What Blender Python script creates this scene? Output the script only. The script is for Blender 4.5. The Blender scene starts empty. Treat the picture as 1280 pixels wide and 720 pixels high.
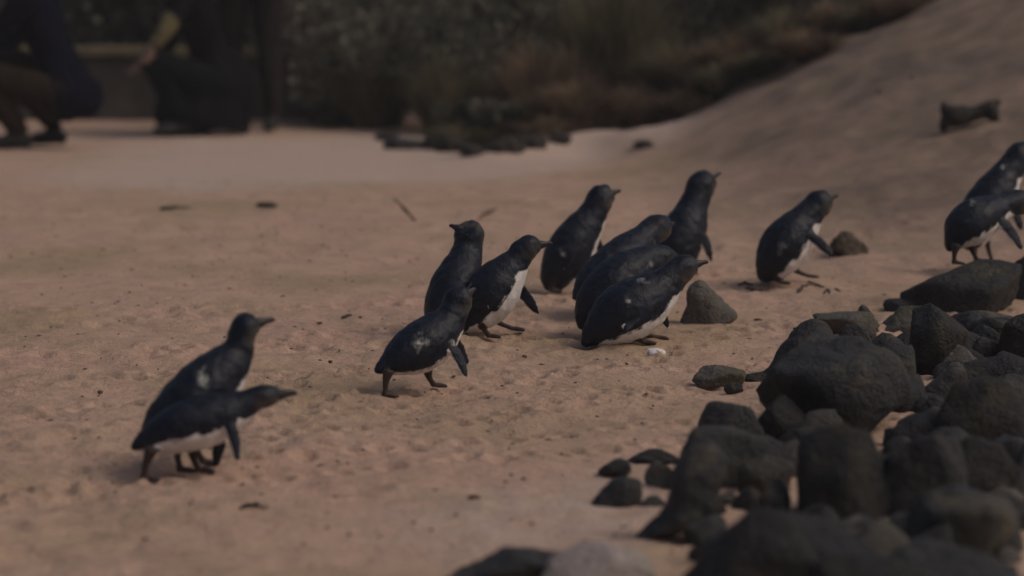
import bpy, bmesh, math, random
import numpy as np
from mathutils import Vector, Matrix, noise as mnoise
from mathutils.kdtree import KDTree

R = math.radians
scene = bpy.context.scene
COL = scene.collection

# ------------------------------------------------------------------ camera
FPX = 3555.6                       # focal length in photo pixels (100 mm on 36 mm, 1280 px)
CAM_H = 0.93
PITCH = math.atan(401.0 / FPX)     # the horizon lies 41 px above the picture
cam_d = bpy.data.cameras.new('camera')
cam_d.lens = 100.0
cam_d.sensor_width = 36.0
cam_d.clip_start = 0.05
cam_d.clip_end = 2000.0
cam_d.dof.use_dof = True
cam_d.dof.focus_distance = 6.7
cam_d.dof.aperture_fstop = 2.6
cam = bpy.data.objects.new('camera', cam_d)
COL.objects.link(cam)
cam.location = (0, 0, CAM_H)
cam.rotation_euler = (math.pi / 2 - PITCH, 0, 0)
scene.camera = cam

# ------------------------------------------------------------------ light
SUN_EL, SUN_AZ = 48.0, 108.0        # azimuth: degrees from +y (away from camera) towards +x
world = bpy.data.worlds.new('World')
scene.world = world
world.use_nodes = True
wn = world.node_tree.nodes
wl = world.node_tree.links
wn.clear()
sky = wn.new('ShaderNodeTexSky')
sky.sky_type = 'NISHITA'
sky.sun_disc = False
sky.sun_elevation = R(SUN_EL)
sky.sun_rotation = R(SUN_AZ)
sky.air_density = 1.0
sky.dust_density = 7.0
sky.ozone_density = 1.0
bg = wn.new('ShaderNodeBackground')
bg.inputs['Strength'].default_value = 0.10
wo = wn.new('ShaderNodeOutputWorld')
wl.new(sky.outputs[0], bg.inputs[0])
wl.new(bg.outputs[0], wo.inputs[0])

sun_d = bpy.data.lights.new('sun', 'SUN')
sun_d.energy = 0.85
sun_d.angle = R(26)
sun_d.color = (1.0, 0.86, 0.74)
sun = bpy.data.objects.new('sun', sun_d)
COL.objects.link(sun)
sun_dir = Vector((math.sin(R(SUN_AZ)) * math.cos(R(SUN_EL)), math.cos(R(SUN_AZ)) * math.cos(R(SUN_EL)), math.sin(R(SUN_EL))))
sun.rotation_euler = (-sun_dir).to_track_quat('-Z', 'Y').to_euler()
sun.location = sun_dir * 30

vs = scene.view_settings
vs.view_transform = 'Standard'
vs.look = 'None'
vs.gamma = 1.0
vs.use_curve_mapping = False
vs.exposure = -0.78

# ------------------------------------------------------------------ numpy noise
_rng = np.random.RandomState(7)
_perm = np.concatenate([_rng.permutation(256)] * 2)
_ang = _rng.rand(256) * 2 * np.pi
_gx, _gy = np.cos(_ang), np.sin(_ang)


def perlin(x, y):
    xi = np.floor(x).astype(np.int64)
    yi = np.floor(y).astype(np.int64)
    xf, yf = x - xi, y - yi
    xi &= 255
    yi &= 255
    u = xf * xf * xf * (xf * (xf * 6 - 15) + 10)
    v = yf * yf * yf * (yf * (yf * 6 - 15) + 10)

    def g(ix, iy, dx, dy):
        h = _perm[_perm[ix & 255] + (iy & 255)]
        return _gx[h] * dx + _gy[h] * dy
    a = g(xi, yi, xf, yf)
    b = g(xi + 1, yi, xf - 1, yf)
    c = g(xi, yi + 1, xf, yf - 1)
    d = g(xi + 1, yi + 1, xf - 1, yf - 1)
    return (a + u * (b - a)) * (1 - v) + (c + u * (d - c)) * v


def sstep(a, b, x):
    t = np.clip((x - a) / (b - a), 0, 1)
    return t * t * (3 - 2 * t)


# ------------------------------------------------------------------ terrain height
BUMPS = []       # x, y, height, radius: low sand mounds


def H0(x, y):
    """large shape of the beach: flat sand, dune climbing at the right, low sand banks"""
    x = np.asarray(x, float)
    y = np.asarray(y, float)
    x0 = x
    x = x + .10 * perlin(x / .55 + 8, y / .5) + .04 * perlin(x / .16, y / .16)
    t = (x - 0.66) / 0.16
    sp = 0.16 * np.logaddexp(0, t)
    g = 0.53 * sp
    g = 1.9 * (1 - np.exp(-g / 1.9)) * 1.12
    s = sstep(8.6, 14.0, y) * (1 - 0.65 * sstep(14.6, 19.0, y))
    z = g * s
    x = x0
    z = z + .03 * s * sstep(.3, 1.2, x) * perlin(x / .3 + 1, y / .35)
    for bx, by, bh, br in BUMPS:
        z = z + bh * np.exp(-((x - bx) ** 2 + (y - by) ** 2) / (br * br))
    z = z + 0.014 * perlin(x / 0.9 + 3.1, y / 0.9) * sstep(2, 4, y)
    return z


def ray(u, v):
    c, s = math.cos(PITCH), math.sin(PITCH)
    a, b = (u - 640.0) / FPX, (360.0 - v) / FPX
    return Vector((a, c + b * s, -s + b * c))


CAMP = Vector((0, 0, CAM_H))


def ground(u, v):
    """where the line of sight through a photo pixel meets the sand"""
    d = ray(u, v)
    t, dt = 2.0, 0.02
    while t < 120:
        p = CAMP + d * t
        if p.z < float(H0(p.x, p.y)):
            lo, hi = t - dt, t
            for _ in range(20):
                m = (lo + hi) / 2
                p = CAMP + d * m
                if p.z < float(H0(p.x, p.y)):
                    hi = m
                else:
                    lo = m
            p = CAMP + d * hi
            return Vector((p.x, p.y, float(H0(p.x, p.y))))
        t += dt
        if t > 20:
            dt = 0.2
    return CAMP + d * 120


def scale_at(p):
    c, s = math.cos(PITCH), math.sin(PITCH)
    d = Vector(p) - CAMP
    return FPX / (d.y * c - d.z * s)


def at_depth(u, y):
    """ground point in the column of pixel u at distance y"""
    x = (u - 640.0) / FPX * y
    return Vector((x, y, float(H0(x, y))))


for (bu, bv, bh, br) in [(745, 184, .075, .25), (700, 190, .07, .24), (655, 195, .06, .22), (610, 199, .05, .22), (785, 186, .06, .18), (828, 170, .05, .25), (985, 357, .022, .12), (1035, 420, .02, .2)]:
    p = ground(bu, bv)
    BUMPS.append((p.x, p.y, bh, br))

# ------------------------------------------------------------------ materials


def new_mat(name):
    m = bpy.data.materials.new(name)
    m.use_nodes = True
    nt = m.node_tree
    nt.nodes.clear()
    out = nt.nodes.new('ShaderNodeOutputMaterial')
    b = nt.nodes.new('ShaderNodeBsdfPrincipled')
    nt.links.new(b.outputs[0], out.inputs[0])
    return m, nt, b


class N:
    def __init__(self, nt):
        self.nt = nt

    def node(self, t, **kw):
        n = self.nt.nodes.new(t)
        for k, v in kw.items():
            if k.startswith('_'):
                setattr(n, k[1:], v)
            else:
                n.inputs[k.replace('__', ' ')].default_value = v
        return n

    def link(self, a, b):
        self.nt.links.new(a, b)

    def coord(self):
        return self.node('ShaderNodeTexCoord').outputs['Object']

    def noise(self, vec, scale, detail=3, rough=.55):
        n = self.node('ShaderNodeTexNoise', Scale=scale, Detail=detail, Roughness=rough)
        self.link(vec, n.inputs['Vector'])
        return n.outputs[0]

    def ramp(self, fac, stops):
        r = self.node('ShaderNodeValToRGB')
        e = r.color_ramp.elements
        while len(e) < len(stops):
            e.new(0.5)
        for el, (p, c) in zip(e, stops):
            el.position = p
            el.color = (c[0], c[1], c[2], 1) if isinstance(c, (tuple, list)) else (c, c, c, 1)
        self.link(fac, r.inputs[0])
        return r.outputs[0]

    def mix(self, fac, a, b):
        m = self.node('ShaderNodeMix', _data_type='RGBA')
        for s, v in ((m.inputs[0], fac), (m.inputs[6], a), (m.inputs[7], b)):
            if hasattr(v, 'is_linked'):
                self.link(v, s)
            elif isinstance(v, (tuple, list)):
                s.default_value = (*v, 1)
            else:
                s.default_value = v
        return m.outputs[2]

    def math(self, op, a, b=0.0):
        m = self.node('ShaderNodeMath', _operation=op)
        for s, v in ((m.inputs[0], a), (m.inputs[1], b)):
            if hasattr(v, 'is_linked'):
                self.link(v, s)
            else:
                s.default_value = v
        return m.outputs[0]

    def attr(self, name):
        return self.node('ShaderNodeAttribute', _attribute_name=name).outputs['Fac']

    def bump(self, bsdf, height, strength, dist, prev=None):
        b = self.node('ShaderNodeBump', Strength=strength, Distance=dist)
        self.link(height, b.inputs['Height'])
        if prev is not None:
            self.link(prev, b.inputs['Normal'])
        self.link(b.outputs[0], bsdf.inputs['Normal'])
        return b.outputs[0]


def sand_material():
    m, nt, b = new_mat('sand')
    n = N(nt)
    co = n.coord()
    big = n.noise(co, 1.1, 4)
    mid = n.noise(co, 9.0, 4, .6)
    fine = n.noise(co, 260.0, 3, .7)
    c = n.ramp(big, [(.34, (.53, .350, .275)), (.5, (.545, .374, .288)), (.64, (.42, .305, .205))])
    tr = n.attr('tramp')
    c = n.mix(n.math('MULTIPLY', tr, n.ramp(mid, [(.42, 0), (.66, 1)])), c, (.42, .29, .225))
    c = n.mix(n.math('MULTIPLY', tr, n.ramp(n.noise(co, 15, 3, .6), [(.54, 0), (.68, .6)])), c, (.36, .245, .19))
    spk = n.noise(co, 34, 4, .7)
    c = n.mix(n.math('MULTIPLY', tr, n.ramp(spk, [(.55, 0), (.70, .8)])), c, (.27, .18, .135))
    c = n.mix(n.ramp(n.noise(co, 3.2, 3, .6), [(.45, 0), (.7, .5)]), c, (.39, .295, .20))
    pale = n.attr('pale')
    c = n.mix(pale, c, (.57, .445, .385))
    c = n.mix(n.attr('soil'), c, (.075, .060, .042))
    c = n.mix(n.math('MULTIPLY', n.attr('dune'), n.ramp(n.noise(co, 2.6, 5, .65), [(.3, .45), (.65, 1)])), c, (.18, .138, .112))  # dune face's shade put into the colour, with mottled greyer sand
    grains = n.ramp(fine, [(.28, (.55, .5, .46)), (.45, (1, 1, 1)), (.7, (1.12, 1.1, 1.05))])
    mm = n.node('ShaderNodeMix', _data_type='RGBA', _blend_type='MULTIPLY')
    mm.inputs[0].default_value = .8
    n.link(c, mm.inputs[6])
    n.link(grains, mm.inputs[7])
    n.link(mm.outputs[2], b.inputs['Base Color'])
    b.inputs['Roughness'].default_value = .93
    b.inputs['Specular IOR Level'].default_value = .2
    h = n.math('ADD', n.math('MULTIPLY', n.noise(co, 70, 4, .65), .8), n.math('MULTIPLY', fine, .2))
    n.bump(b, h, .9, .012)
    return m


def rock_material(name, a, bcol, moss):
    m, nt, b = new_mat(name)
    n = N(nt)
    oi = n.node('ShaderNodeObjectInfo')
    vadd = n.node('ShaderNodeVectorMath', _operation='ADD')
    n.link(n.coord(), vadd.inputs[0])
    n.link(oi.outputs['Location'], vadd.inputs[1])
    co = vadd.outputs[0]
    l = n.noise(co, 8, 6, .68)
    f = n.noise(co, 90, 4, .7)
    c = n.ramp(l, [(.3, a), (.52, bcol), (.68, moss)])
    v = n.math('ADD', n.math('MULTIPLY', oi.outputs['Random'], 1.25), .5)
    hs = n.node('ShaderNodeHueSaturation')
    n.link(c, hs.inputs['Color'])
    n.link(v, hs.inputs['Value'])
    c = n.mix(n.ramp(f, [(.56, 0), (.75, .7)]), hs.outputs[0], tuple(min(1, x * 2.2) for x in bcol))
    n.link(c, b.inputs['Base Color'])
    n.link(n.ramp(l, [(.3, .55), (.7, .85)]), b.inputs['Roughness'])
    b.inputs['Specular IOR Level'].default_value = .35
    bp = n.bump(b, f, .55, .006)
    vo = n.node('ShaderNodeTexVoronoi', _feature='DISTANCE_TO_EDGE', Scale=16.0)
    wv = n.node('ShaderNodeVectorMath', _operation='ADD')
    nv = n.node('ShaderNodeTexNoise', Scale=14.0, Detail=4.0)
    n.link(co, nv.inputs['Vector'])
    sc = n.node('ShaderNodeVectorMath', _operation='SCALE')
    sc.inputs['Scale'].default_value = .09
    n.link(nv.outputs['Color'], sc.inputs[0])
    n.link(co, wv.inputs[0])
    n.link(sc.outputs[0], wv.inputs[1])
    n.link(wv.outputs[0], vo.inputs['Vector'])
    bp = n.bump(b, n.ramp(vo.outputs['Distance'], [(0, 0), (.05, 1)]), .35, .008, bp)
    n.bump(b, n.noise(co, 28, 5, .7), .8, .03, bp)
    return m


def simple(name, col, rough=.8, var=.3, scale=30, bump=.3, dist=.004, spec=.3):
    m, nt, b = new_mat(name)
    n = N(nt)
    co = n.coord()
    f = n.noise(co, scale, 4, .6)
    c = n.ramp(f, [(.3, tuple(x * (1 - var) for x in col)), (.7, tuple(min(1, x * (1 + var)) for x in col))])
    n.link(c, b.inputs['Base Color'])
    b.inputs['Roughness'].default_value = rough
    b.inputs['Specular IOR Level'].default_value = spec
    if bump:
        n.bump(b, f, bump, dist)
    return m


def plumage_material():
    m, nt, b = new_mat('plumage')
    n = N(nt)
    co = n.coord()
    sp = n.node('ShaderNodeMapping')
    sp.inputs['Scale'].default_value = (1, 1, .45)
    n.link(co, sp.inputs[0])
    f = n.noise(sp.outputs[0], 230, 3, .6)
    g = n.noise(co, 26, 4, .6)
    oi = n.node('ShaderNodeObjectInfo')
    back = n.ramp(g, [(.28, (.004, .005, .008)), (.55, (.007, .011, .024)), (.78, (.014, .016, .021))])
    back = n.mix(n.ramp(f, [(.52, 0), (.72, .6)]), back, (.017, .020, .030))
    cheek = n.mix(n.attr('cheek'), back, (.085, .075, .062))
    wf = n.math('ADD', n.attr('white'), n.math('MULTIPLY', n.math('SUBTRACT', g, .5), 1.1))
    wmask = n.ramp(wf, [(.42, 0), (.60, 1)])
    white = n.ramp(g, [(.3, (.60, .56, .54)), (.7, (.80, .77, .76))])
    c = n.mix(wmask, cheek, white)
    c = n.mix(n.math('MULTIPLY', n.attr('glint_and_edge'), n.ramp(f, [(.42, .2), (.58, 1)])), c, (.6, .6, .55))  # pale flipper edges and painted highlights, lightened in the plumage colour
    leg = n.attr('leg')
    c = n.mix(leg, c, (.040, .026, .022))
    n.link(c, b.inputs['Base Color'])
    n.link(n.ramp(g, [(.26, .16), (.42, .42), (.7, .55)]), b.inputs['Roughness'])
    b.inputs['Specular IOR Level'].default_value = .27
    bp = n.bump(b, f, .55, .003)
    n.bump(b, g, .35, .008, bp)
    return m


def leaf_material(name, dark, mid, lite, rough=.55):
    m, nt, b = new_mat(name)
    n = N(nt)
    a = n.attr('shade')
    c = n.ramp(a, [(0, dark), (.55, mid), (1, lite)])
    n.link(c, b.inputs['Base Color'])
    b.inputs['Roughness'].default_value = rough
    b.inputs['Specular IOR Level'].default_value = .25
    tr = n.node('ShaderNodeBsdfTranslucent')
    n.link(c, tr.inputs[0])
    mx = n.node('ShaderNodeMixShader')
    mx.inputs[0].default_value = .38
    n.link(b.outputs[0], mx.inputs[1])
    n.link(tr.outputs[0], mx.inputs[2])
    n.link(mx.outputs[0], [x for x in nt.nodes if x.type == 'OUTPUT_MATERIAL'][0].inputs[0])
    return m


M_SAND = sand_material()
M_ROCK = rock_material('basalt', (.010, .011, .014), (.030, .030, .032), (.085, .074, .052))
M_ROCK_B = rock_material('brown_stone', (.045, .041, .038), (.080, .072, .064), (.075, .070, .046))
M_ROCK_P = rock_material('pale_stone', (.22, .19, .19), (.34, .29, .28), (.26, .24, .20))
M_PLUM = plumage_material()
M_BILL = simple('bill_horn', (.028, .026, .026), .4, .3, 120, .1)
M_EYE = simple('eye_wet', (.012, .012, .013), .12, .1, 50, 0)
M_WEED = simple('dry_seaweed', (.055, .042, .034), .6, .5, 120, .4, .003)
M_WOOD = simple('driftwood', (.030, .026, .022), .8, .5, 40, .6, .01)
M_TWIG = simple('twig_bark', (.10, .055, .032), .85, .4, 80, .5)
M_LUMP = simple('weedy_sand_lump', (.075, .060, .045), .9, .6, 55, .9, .012)
M_DROP = simple('chalky_dropping', (.72, .70, .70), .7, .1, 60, .3)

# ------------------------------------------------------------------ helpers


def tag(o, label=None, cat=None, group=None, kind=None):
    if label:
        o['label'] = label
    if cat:
        o['category'] = cat
    if group:
        o['group'] = group
    if kind:
        o['kind'] = kind
    return o


def empty(name, loc):
    o = bpy.data.objects.new(name, None)
    o.empty_display_size = .05
    o.location = loc
    COL.objects.link(o)
    return o


def np_mesh(name, verts, faces, smooth=True):
    """faces: int array (n,3) or (n,4)"""
    verts = np.asarray(verts, np.float32)
    faces = np.asarray(faces, np.int32)
    me = bpy.data.meshes.new(name)
    k = faces.shape[1]
    me.vertices.add(len(verts))
    me.vertices.foreach_set('co', verts.ravel())
    me.loops.add(faces.size)
    me.loops.foreach_set('vertex_index', faces.ravel())
    me.polygons.add(len(faces))
    me.polygons.foreach_set('loop_start', np.arange(0, faces.size, k, dtype=np.int32))
    me.update(calc_edges=True)
    if smooth:
        me.polygons.foreach_set('use_smooth', np.ones(len(faces), bool))
    return me


def add_attr(me, name, vals):
    a = me.attributes.new(name, 'FLOAT', 'POINT')
    a.data.foreach_set('value', np.asarray(vals, np.float32))


def obj(name, me, mat, parent=None, loc=None):
    o = bpy.data.objects.new(name, me)
    if mat is not None:
        me.materials.append(mat)
    COL.objects.link(o)
    if parent is not None:
        o.parent = parent
    if loc is not None:
        o.location = loc
    return o


def catmull(pts, n):
    P = np.asarray(pts, float)
    d = np.r_[0, np.cumsum(np.linalg.norm(np.diff(P[:, :3], axis=0), axis=1) + 1e-6)]
    P2 = np.vstack([2 * P[0] - P[1], P, 2 * P[-1] - P[-2]])
    out = []
    for t in np.linspace(0, d[-1], n):
        i = int(min(max(np.searchsorted(d, t, side='right') - 1, 0), len(P) - 2))
        f = (t - d[i]) / (d[i + 1] - d[i])
        a, b, c, e = P2[i], P2[i + 1], P2[i + 2], P2[i + 3]
        out.append(.5 * ((2 * b) + (-a + c) * f + (2 * a - 5 * b + 4 * c - e) * f * f + (-a + 3 * b - 3 * c + e) * f ** 3))
    return np.array(out)


class Shape:
    """collects closed lofts with a few values for each vertex"""

    def __init__(self):
        self.v, self.f, self.a = [], [], []

    def loft(self, rings, vals):
        """rings: list of (k,3) arrays; vals: list of (k,m) arrays"""
        k = len(rings[0])
        o = sum(len(x) for x in self.v)
        self.v.append(np.vstack(rings))
        self.a.append(np.vstack(vals))
        n = len(rings)
        for i in range(n - 1):
            for j in range(k):
                j2 = (j + 1) % k
                self.f.append((o + i * k + j, o + i * k + j2, o + (i + 1) * k + j2, o + (i + 1) * k + j))
        for ring, rev in ((0, True), (n - 1, False)):
            c = o + n * k + (0 if ring == 0 else 1)
            for j in range(k):
                j2 = (j + 1) % k
                a, b = o + ring * k + j, o + ring * k + j2
                self.f.append((c, b, a) if rev else (c, a, b))
        self.v.append(np.array([rings[0].mean(0), rings[-1].mean(0)]))
        self.a.append(np.array([vals[0].mean(0), vals[-1].mean(0)]))

    def tube(self, pts, vals, seg=10, wide=None, flat=1.0):
        """pts: (x,y,z,r) list; round or flattened tube with rounded ends"""
        P = np.asarray(pts, float)
        vals = np.atleast_1d(vals)
        rings, vv = [], []
        n = len(P)
        for i in range(n):
            T = P[min(i + 1, n - 1), :3] - P[max(i - 1, 0), :3]
            T /= np.linalg.norm(T) + 1e-9
            W = np.array(wide if wide is not None else ((0, 0, 1) if abs(T[2]) < .8 else (1, 0, 0)), float)
            W = W - T * W.dot(T)
            W /= np.linalg.norm(W) + 1e-9
            B = np.cross(T, W)
            an = np.linspace(0, 2 * np.pi, seg, endpoint=False)
            rings.append(P[i, :3] + P[i, 3] * (np.outer(np.cos(an), W) + flat * np.outer(np.sin(an), B)))
            vv.append(np.tile(vals, (seg, 1)))
        self.loft(rings, vv)

    def arrays(self):
        return np.vstack(self.v), self.f, np.vstack(self.a)

    def mesh(self, name, origin=(0, 0, 0), smooth=True):
        v, f, a = self.arrays()
        me = bpy.data.meshes.new(name)
        me.from_pydata((v - np.array(origin)).tolist(), [], f)
        me.update()
        if smooth:
            me.polygons.foreach_set('use_smooth', np.ones(len(me.polygons), bool))
        return me


def fused(shape, name, voxel, smooth_it=3):
    """one continuous skin round all the lofts of a shape; returns mesh and interpolated values"""
    v, f, a = shape.arrays()
    src = bpy.data.meshes.new('src')
    src.from_pydata(v.tolist(), [], f)
    src.update()
    bm = bmesh.new()
    bm.from_mesh(src)
    bmesh.ops.recalc_face_normals(bm, faces=bm.faces)
    bm.to_mesh(src)
    bm.free()
    so = bpy.data.objects.new('src', src)
    COL.objects.link(so)
    md = so.modifiers.new('r', 'REMESH')
    md.mode = 'VOXEL'
    md.voxel_size = voxel
    md.use_smooth_shade = True
    if smooth_it:
        ms = so.modifiers.new('s', 'SMOOTH')
        ms.factor = .5
        ms.iterations = smooth_it
    dg = bpy.context.evaluated_depsgraph_get()
    me = bpy.data.meshes.new_from_object(so.evaluated_get(dg))
    me.name = name
    bpy.data.objects.remove(so)
    bpy.data.meshes.remove(src)
    me.materials.clear()
    kd = KDTree(len(v))
    for i, p in enumerate(v):
        kd.insert(p, i)
    kd.balance()
    out = np.zeros((len(me.vertices), a.shape[1]))
    for i, vt in enumerate(me.vertices):
        ws, acc = 0, 0
        for co, idx, d in kd.find_n(vt.co, 3):
            w = 1 / (d + 1e-4)
            ws += w
            acc = acc + w * a[idx]
        out[i] = acc / ws
    me.polygons.foreach_set('use_smooth', np.ones(len(me.polygons), bool))
    return me, out


def shift_mesh(me, origin):
    me.transform(Matrix.Translation(-Vector(origin)))


# ------------------------------------------------------------------ the sand
def build_sand():
    # polar sheet round the camera: fine inside the view, coarse outside, out past the horizon
    th_f = np.linspace(-.26, .26, 380)
    th = np.r_[np.linspace(-1.75, -.27, 40), th_f, np.linspace(.27, 1.75, 40)]
    r = [0.25]
    while r[-1] < 900:
        q = r[-1]
        r.append(q * (1.12 if q < 3.3 else 1.0016 if q < 11.5 else 1.004 if q < 20 else 1.07))
    r = np.array(r)
    RR, TT = np.meshgrid(r, th, indexing='ij')
    X, Y = RR * np.sin(TT), RR * np.cos(TT)
    # dry pale sand of the trodden track that crosses the beach
    ylow = np.interp(X, [-3, -1.8, -1.35, -.55, 0, .53, 1.0, 2], [12.4, 12.1, 11.7, 12.2, 12.5, 13.5, 14.3, 15.5])
    wob = .35 * perlin(X / .7, Y / .7 + 9) + .12 * perlin(X / .2, Y / .2)
    dd = Y - ylow + wob
    pale = sstep(-.25, .45, dd) * (1 - sstep(3.6, 4.6, dd)) * (1 - .8 * sstep(.7, 1.2, X)) * (1 - .8 * sstep(1.6, 2.4, -X)) * .75
    fore = np.exp(-(((X - .02) / .24) ** 2 + ((Y - 4.72) / .33) ** 2) ** 1.5) * .7
    fore += np.exp(-(((X - .20) / .10) ** 2 + ((Y - 5.0) / .22) ** 2)) * .6
    for bx, by, bh, br in BUMPS[:6]:
        pale = np.maximum(pale, 1.0 * np.exp(-((X - bx) ** 2 + (Y - by) ** 2) / (br * br * 1.2)))
    tramp = np.exp(-((Y - (6.9 + 1.15 * X)) / 1.7) ** 2) * sstep(-2.2, -.9, X + .0) 
    tramp = np.clip(.30 + .7 * tramp * np.clip(.75 + .9 * perlin(X / .8 + 7, Y / .8), 0, 1.3), 0, 1)
    pale = np.clip(pale + fore * (.75 + perlin(X / .06, Y / .08)), 0, 1)
    Z = H0(X, Y)
    near = 1 - sstep(13, 17, Y)
    calm = (1 - .55 * pale)
    amp = calm * (.45 + .55 * near) * (.40 + 1.05 * tramp)
    patch = .65 + .9 * perlin(X / .45 + 40, Y / .6 - 13)
    patch = np.clip(patch, .15, 1.5)
    d = .020 * perlin(X / .30 + 5, Y / .34) + .014 * patch * perlin(X / .095, Y / .11 + 2)
    n1 = perlin(X / .05 + 11, Y / .055)
    d += patch * (.0055 * n1 - .007 * np.abs(perlin(X / .07 - 4, Y / .075))) + .0028 * perlin(X / .021, Y / .024)
    Z = Z + d * amp * sstep(1.5, 3.3, RR)
    # scuffs and footprints
    rnd = random.Random(4)
    prints = []
    for _ in range(900):
        y = rnd.uniform(4.2, 12.5)
        x = rnd.uniform(-.2, .2) * y
        prints.append((x, y, rnd.uniform(.016, .035), rnd.uniform(.003, .007), rnd.uniform(.8, 2.8)))
    for k in range(9):        # trails of the birds crossing the sand
        x, y = rnd.uniform(-1.1, -.7), rnd.uniform(4.8, 7)
        a = rnd.uniform(.35, .75)
        for i in range(70):
            x += .055 * math.cos(a)
            y += .055 * math.sin(a)
            a += rnd.uniform(-.12, .12)
            s = .022 * (1 if i % 2 else -1)
            prints.append((x - s * math.sin(a), y + s * math.cos(a), .019, .013, 1.0))
    for (u, v, hd) in ((238, 590, 26), (222, 600, 15), (512, 494, 32), (608, 426, 20), (703, 367, 26), (772, 436, 22), (982, 356, 25)):
        g = ground(u, v)
        x, y, a = g.x, g.y, R(hd) + math.pi
        for i in range(34):
            x += .07 * math.cos(a)
            y += .07 * math.sin(a)
            a += rnd.uniform(-.1, .1)
            s = .026 * (1 if i % 2 else -1)
            prints.append((x - s * math.sin(a), y + s * math.cos(a), .02, .010, 1.3))
    for (x, y, q, dep, asp) in prints:
        rr = math.hypot(x, y)
        t = math.atan2(x, y)
        i0, i1 = np.searchsorted(r, [rr - 3.2 * q * 1.7, rr + 3.2 * q * 1.7])
        j0, j1 = np.searchsorted(th, [t - 3.2 * q * 1.7 / rr, t + 3.2 * q * 1.7 / rr])
        if i1 <= i0 or j1 <= j0:
            continue
        sx, sy = X[i0:i1, j0:j1] - x, Y[i0:i1, j0:j1] - y
        e = (sx / (q * asp)) ** 2 + (sy / q) ** 2
        Z[i0:i1, j0:j1] += -dep * np.exp(-e) + dep * .4 * np.exp(-((np.sqrt(e) - 1.7) / .5) ** 2)
    V = np.stack([X, Y, Z], -1).reshape(-1, 3)
    nr, nc = len(r), len(th)
    idx = np.arange(nr * nc).reshape(nr, nc)
    F = np.stack([idx[:-1, :-1], idx[:-1, 1:], idx[1:, 1:], idx[1:, :-1]], -1).reshape(-1, 4)[:, ::-1]
    me = np_mesh('sand', V, F)
    add_attr(me, 'pale', pale.ravel())
    add_attr(me, 'tramp', tramp.ravel())
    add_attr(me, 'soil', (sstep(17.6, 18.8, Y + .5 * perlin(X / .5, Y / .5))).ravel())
    add_attr(me, 'dune', (sstep(.5, 1.6, X + .4 * perlin(X / .6, Y / .6) + .05 * (Y - 8)) * sstep(8.3, 10.5, Y)).ravel())  # last mask: dune area whose colour carries painted shade
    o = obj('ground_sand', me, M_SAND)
    tag(o, kind='structure')


build_sand()

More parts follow.
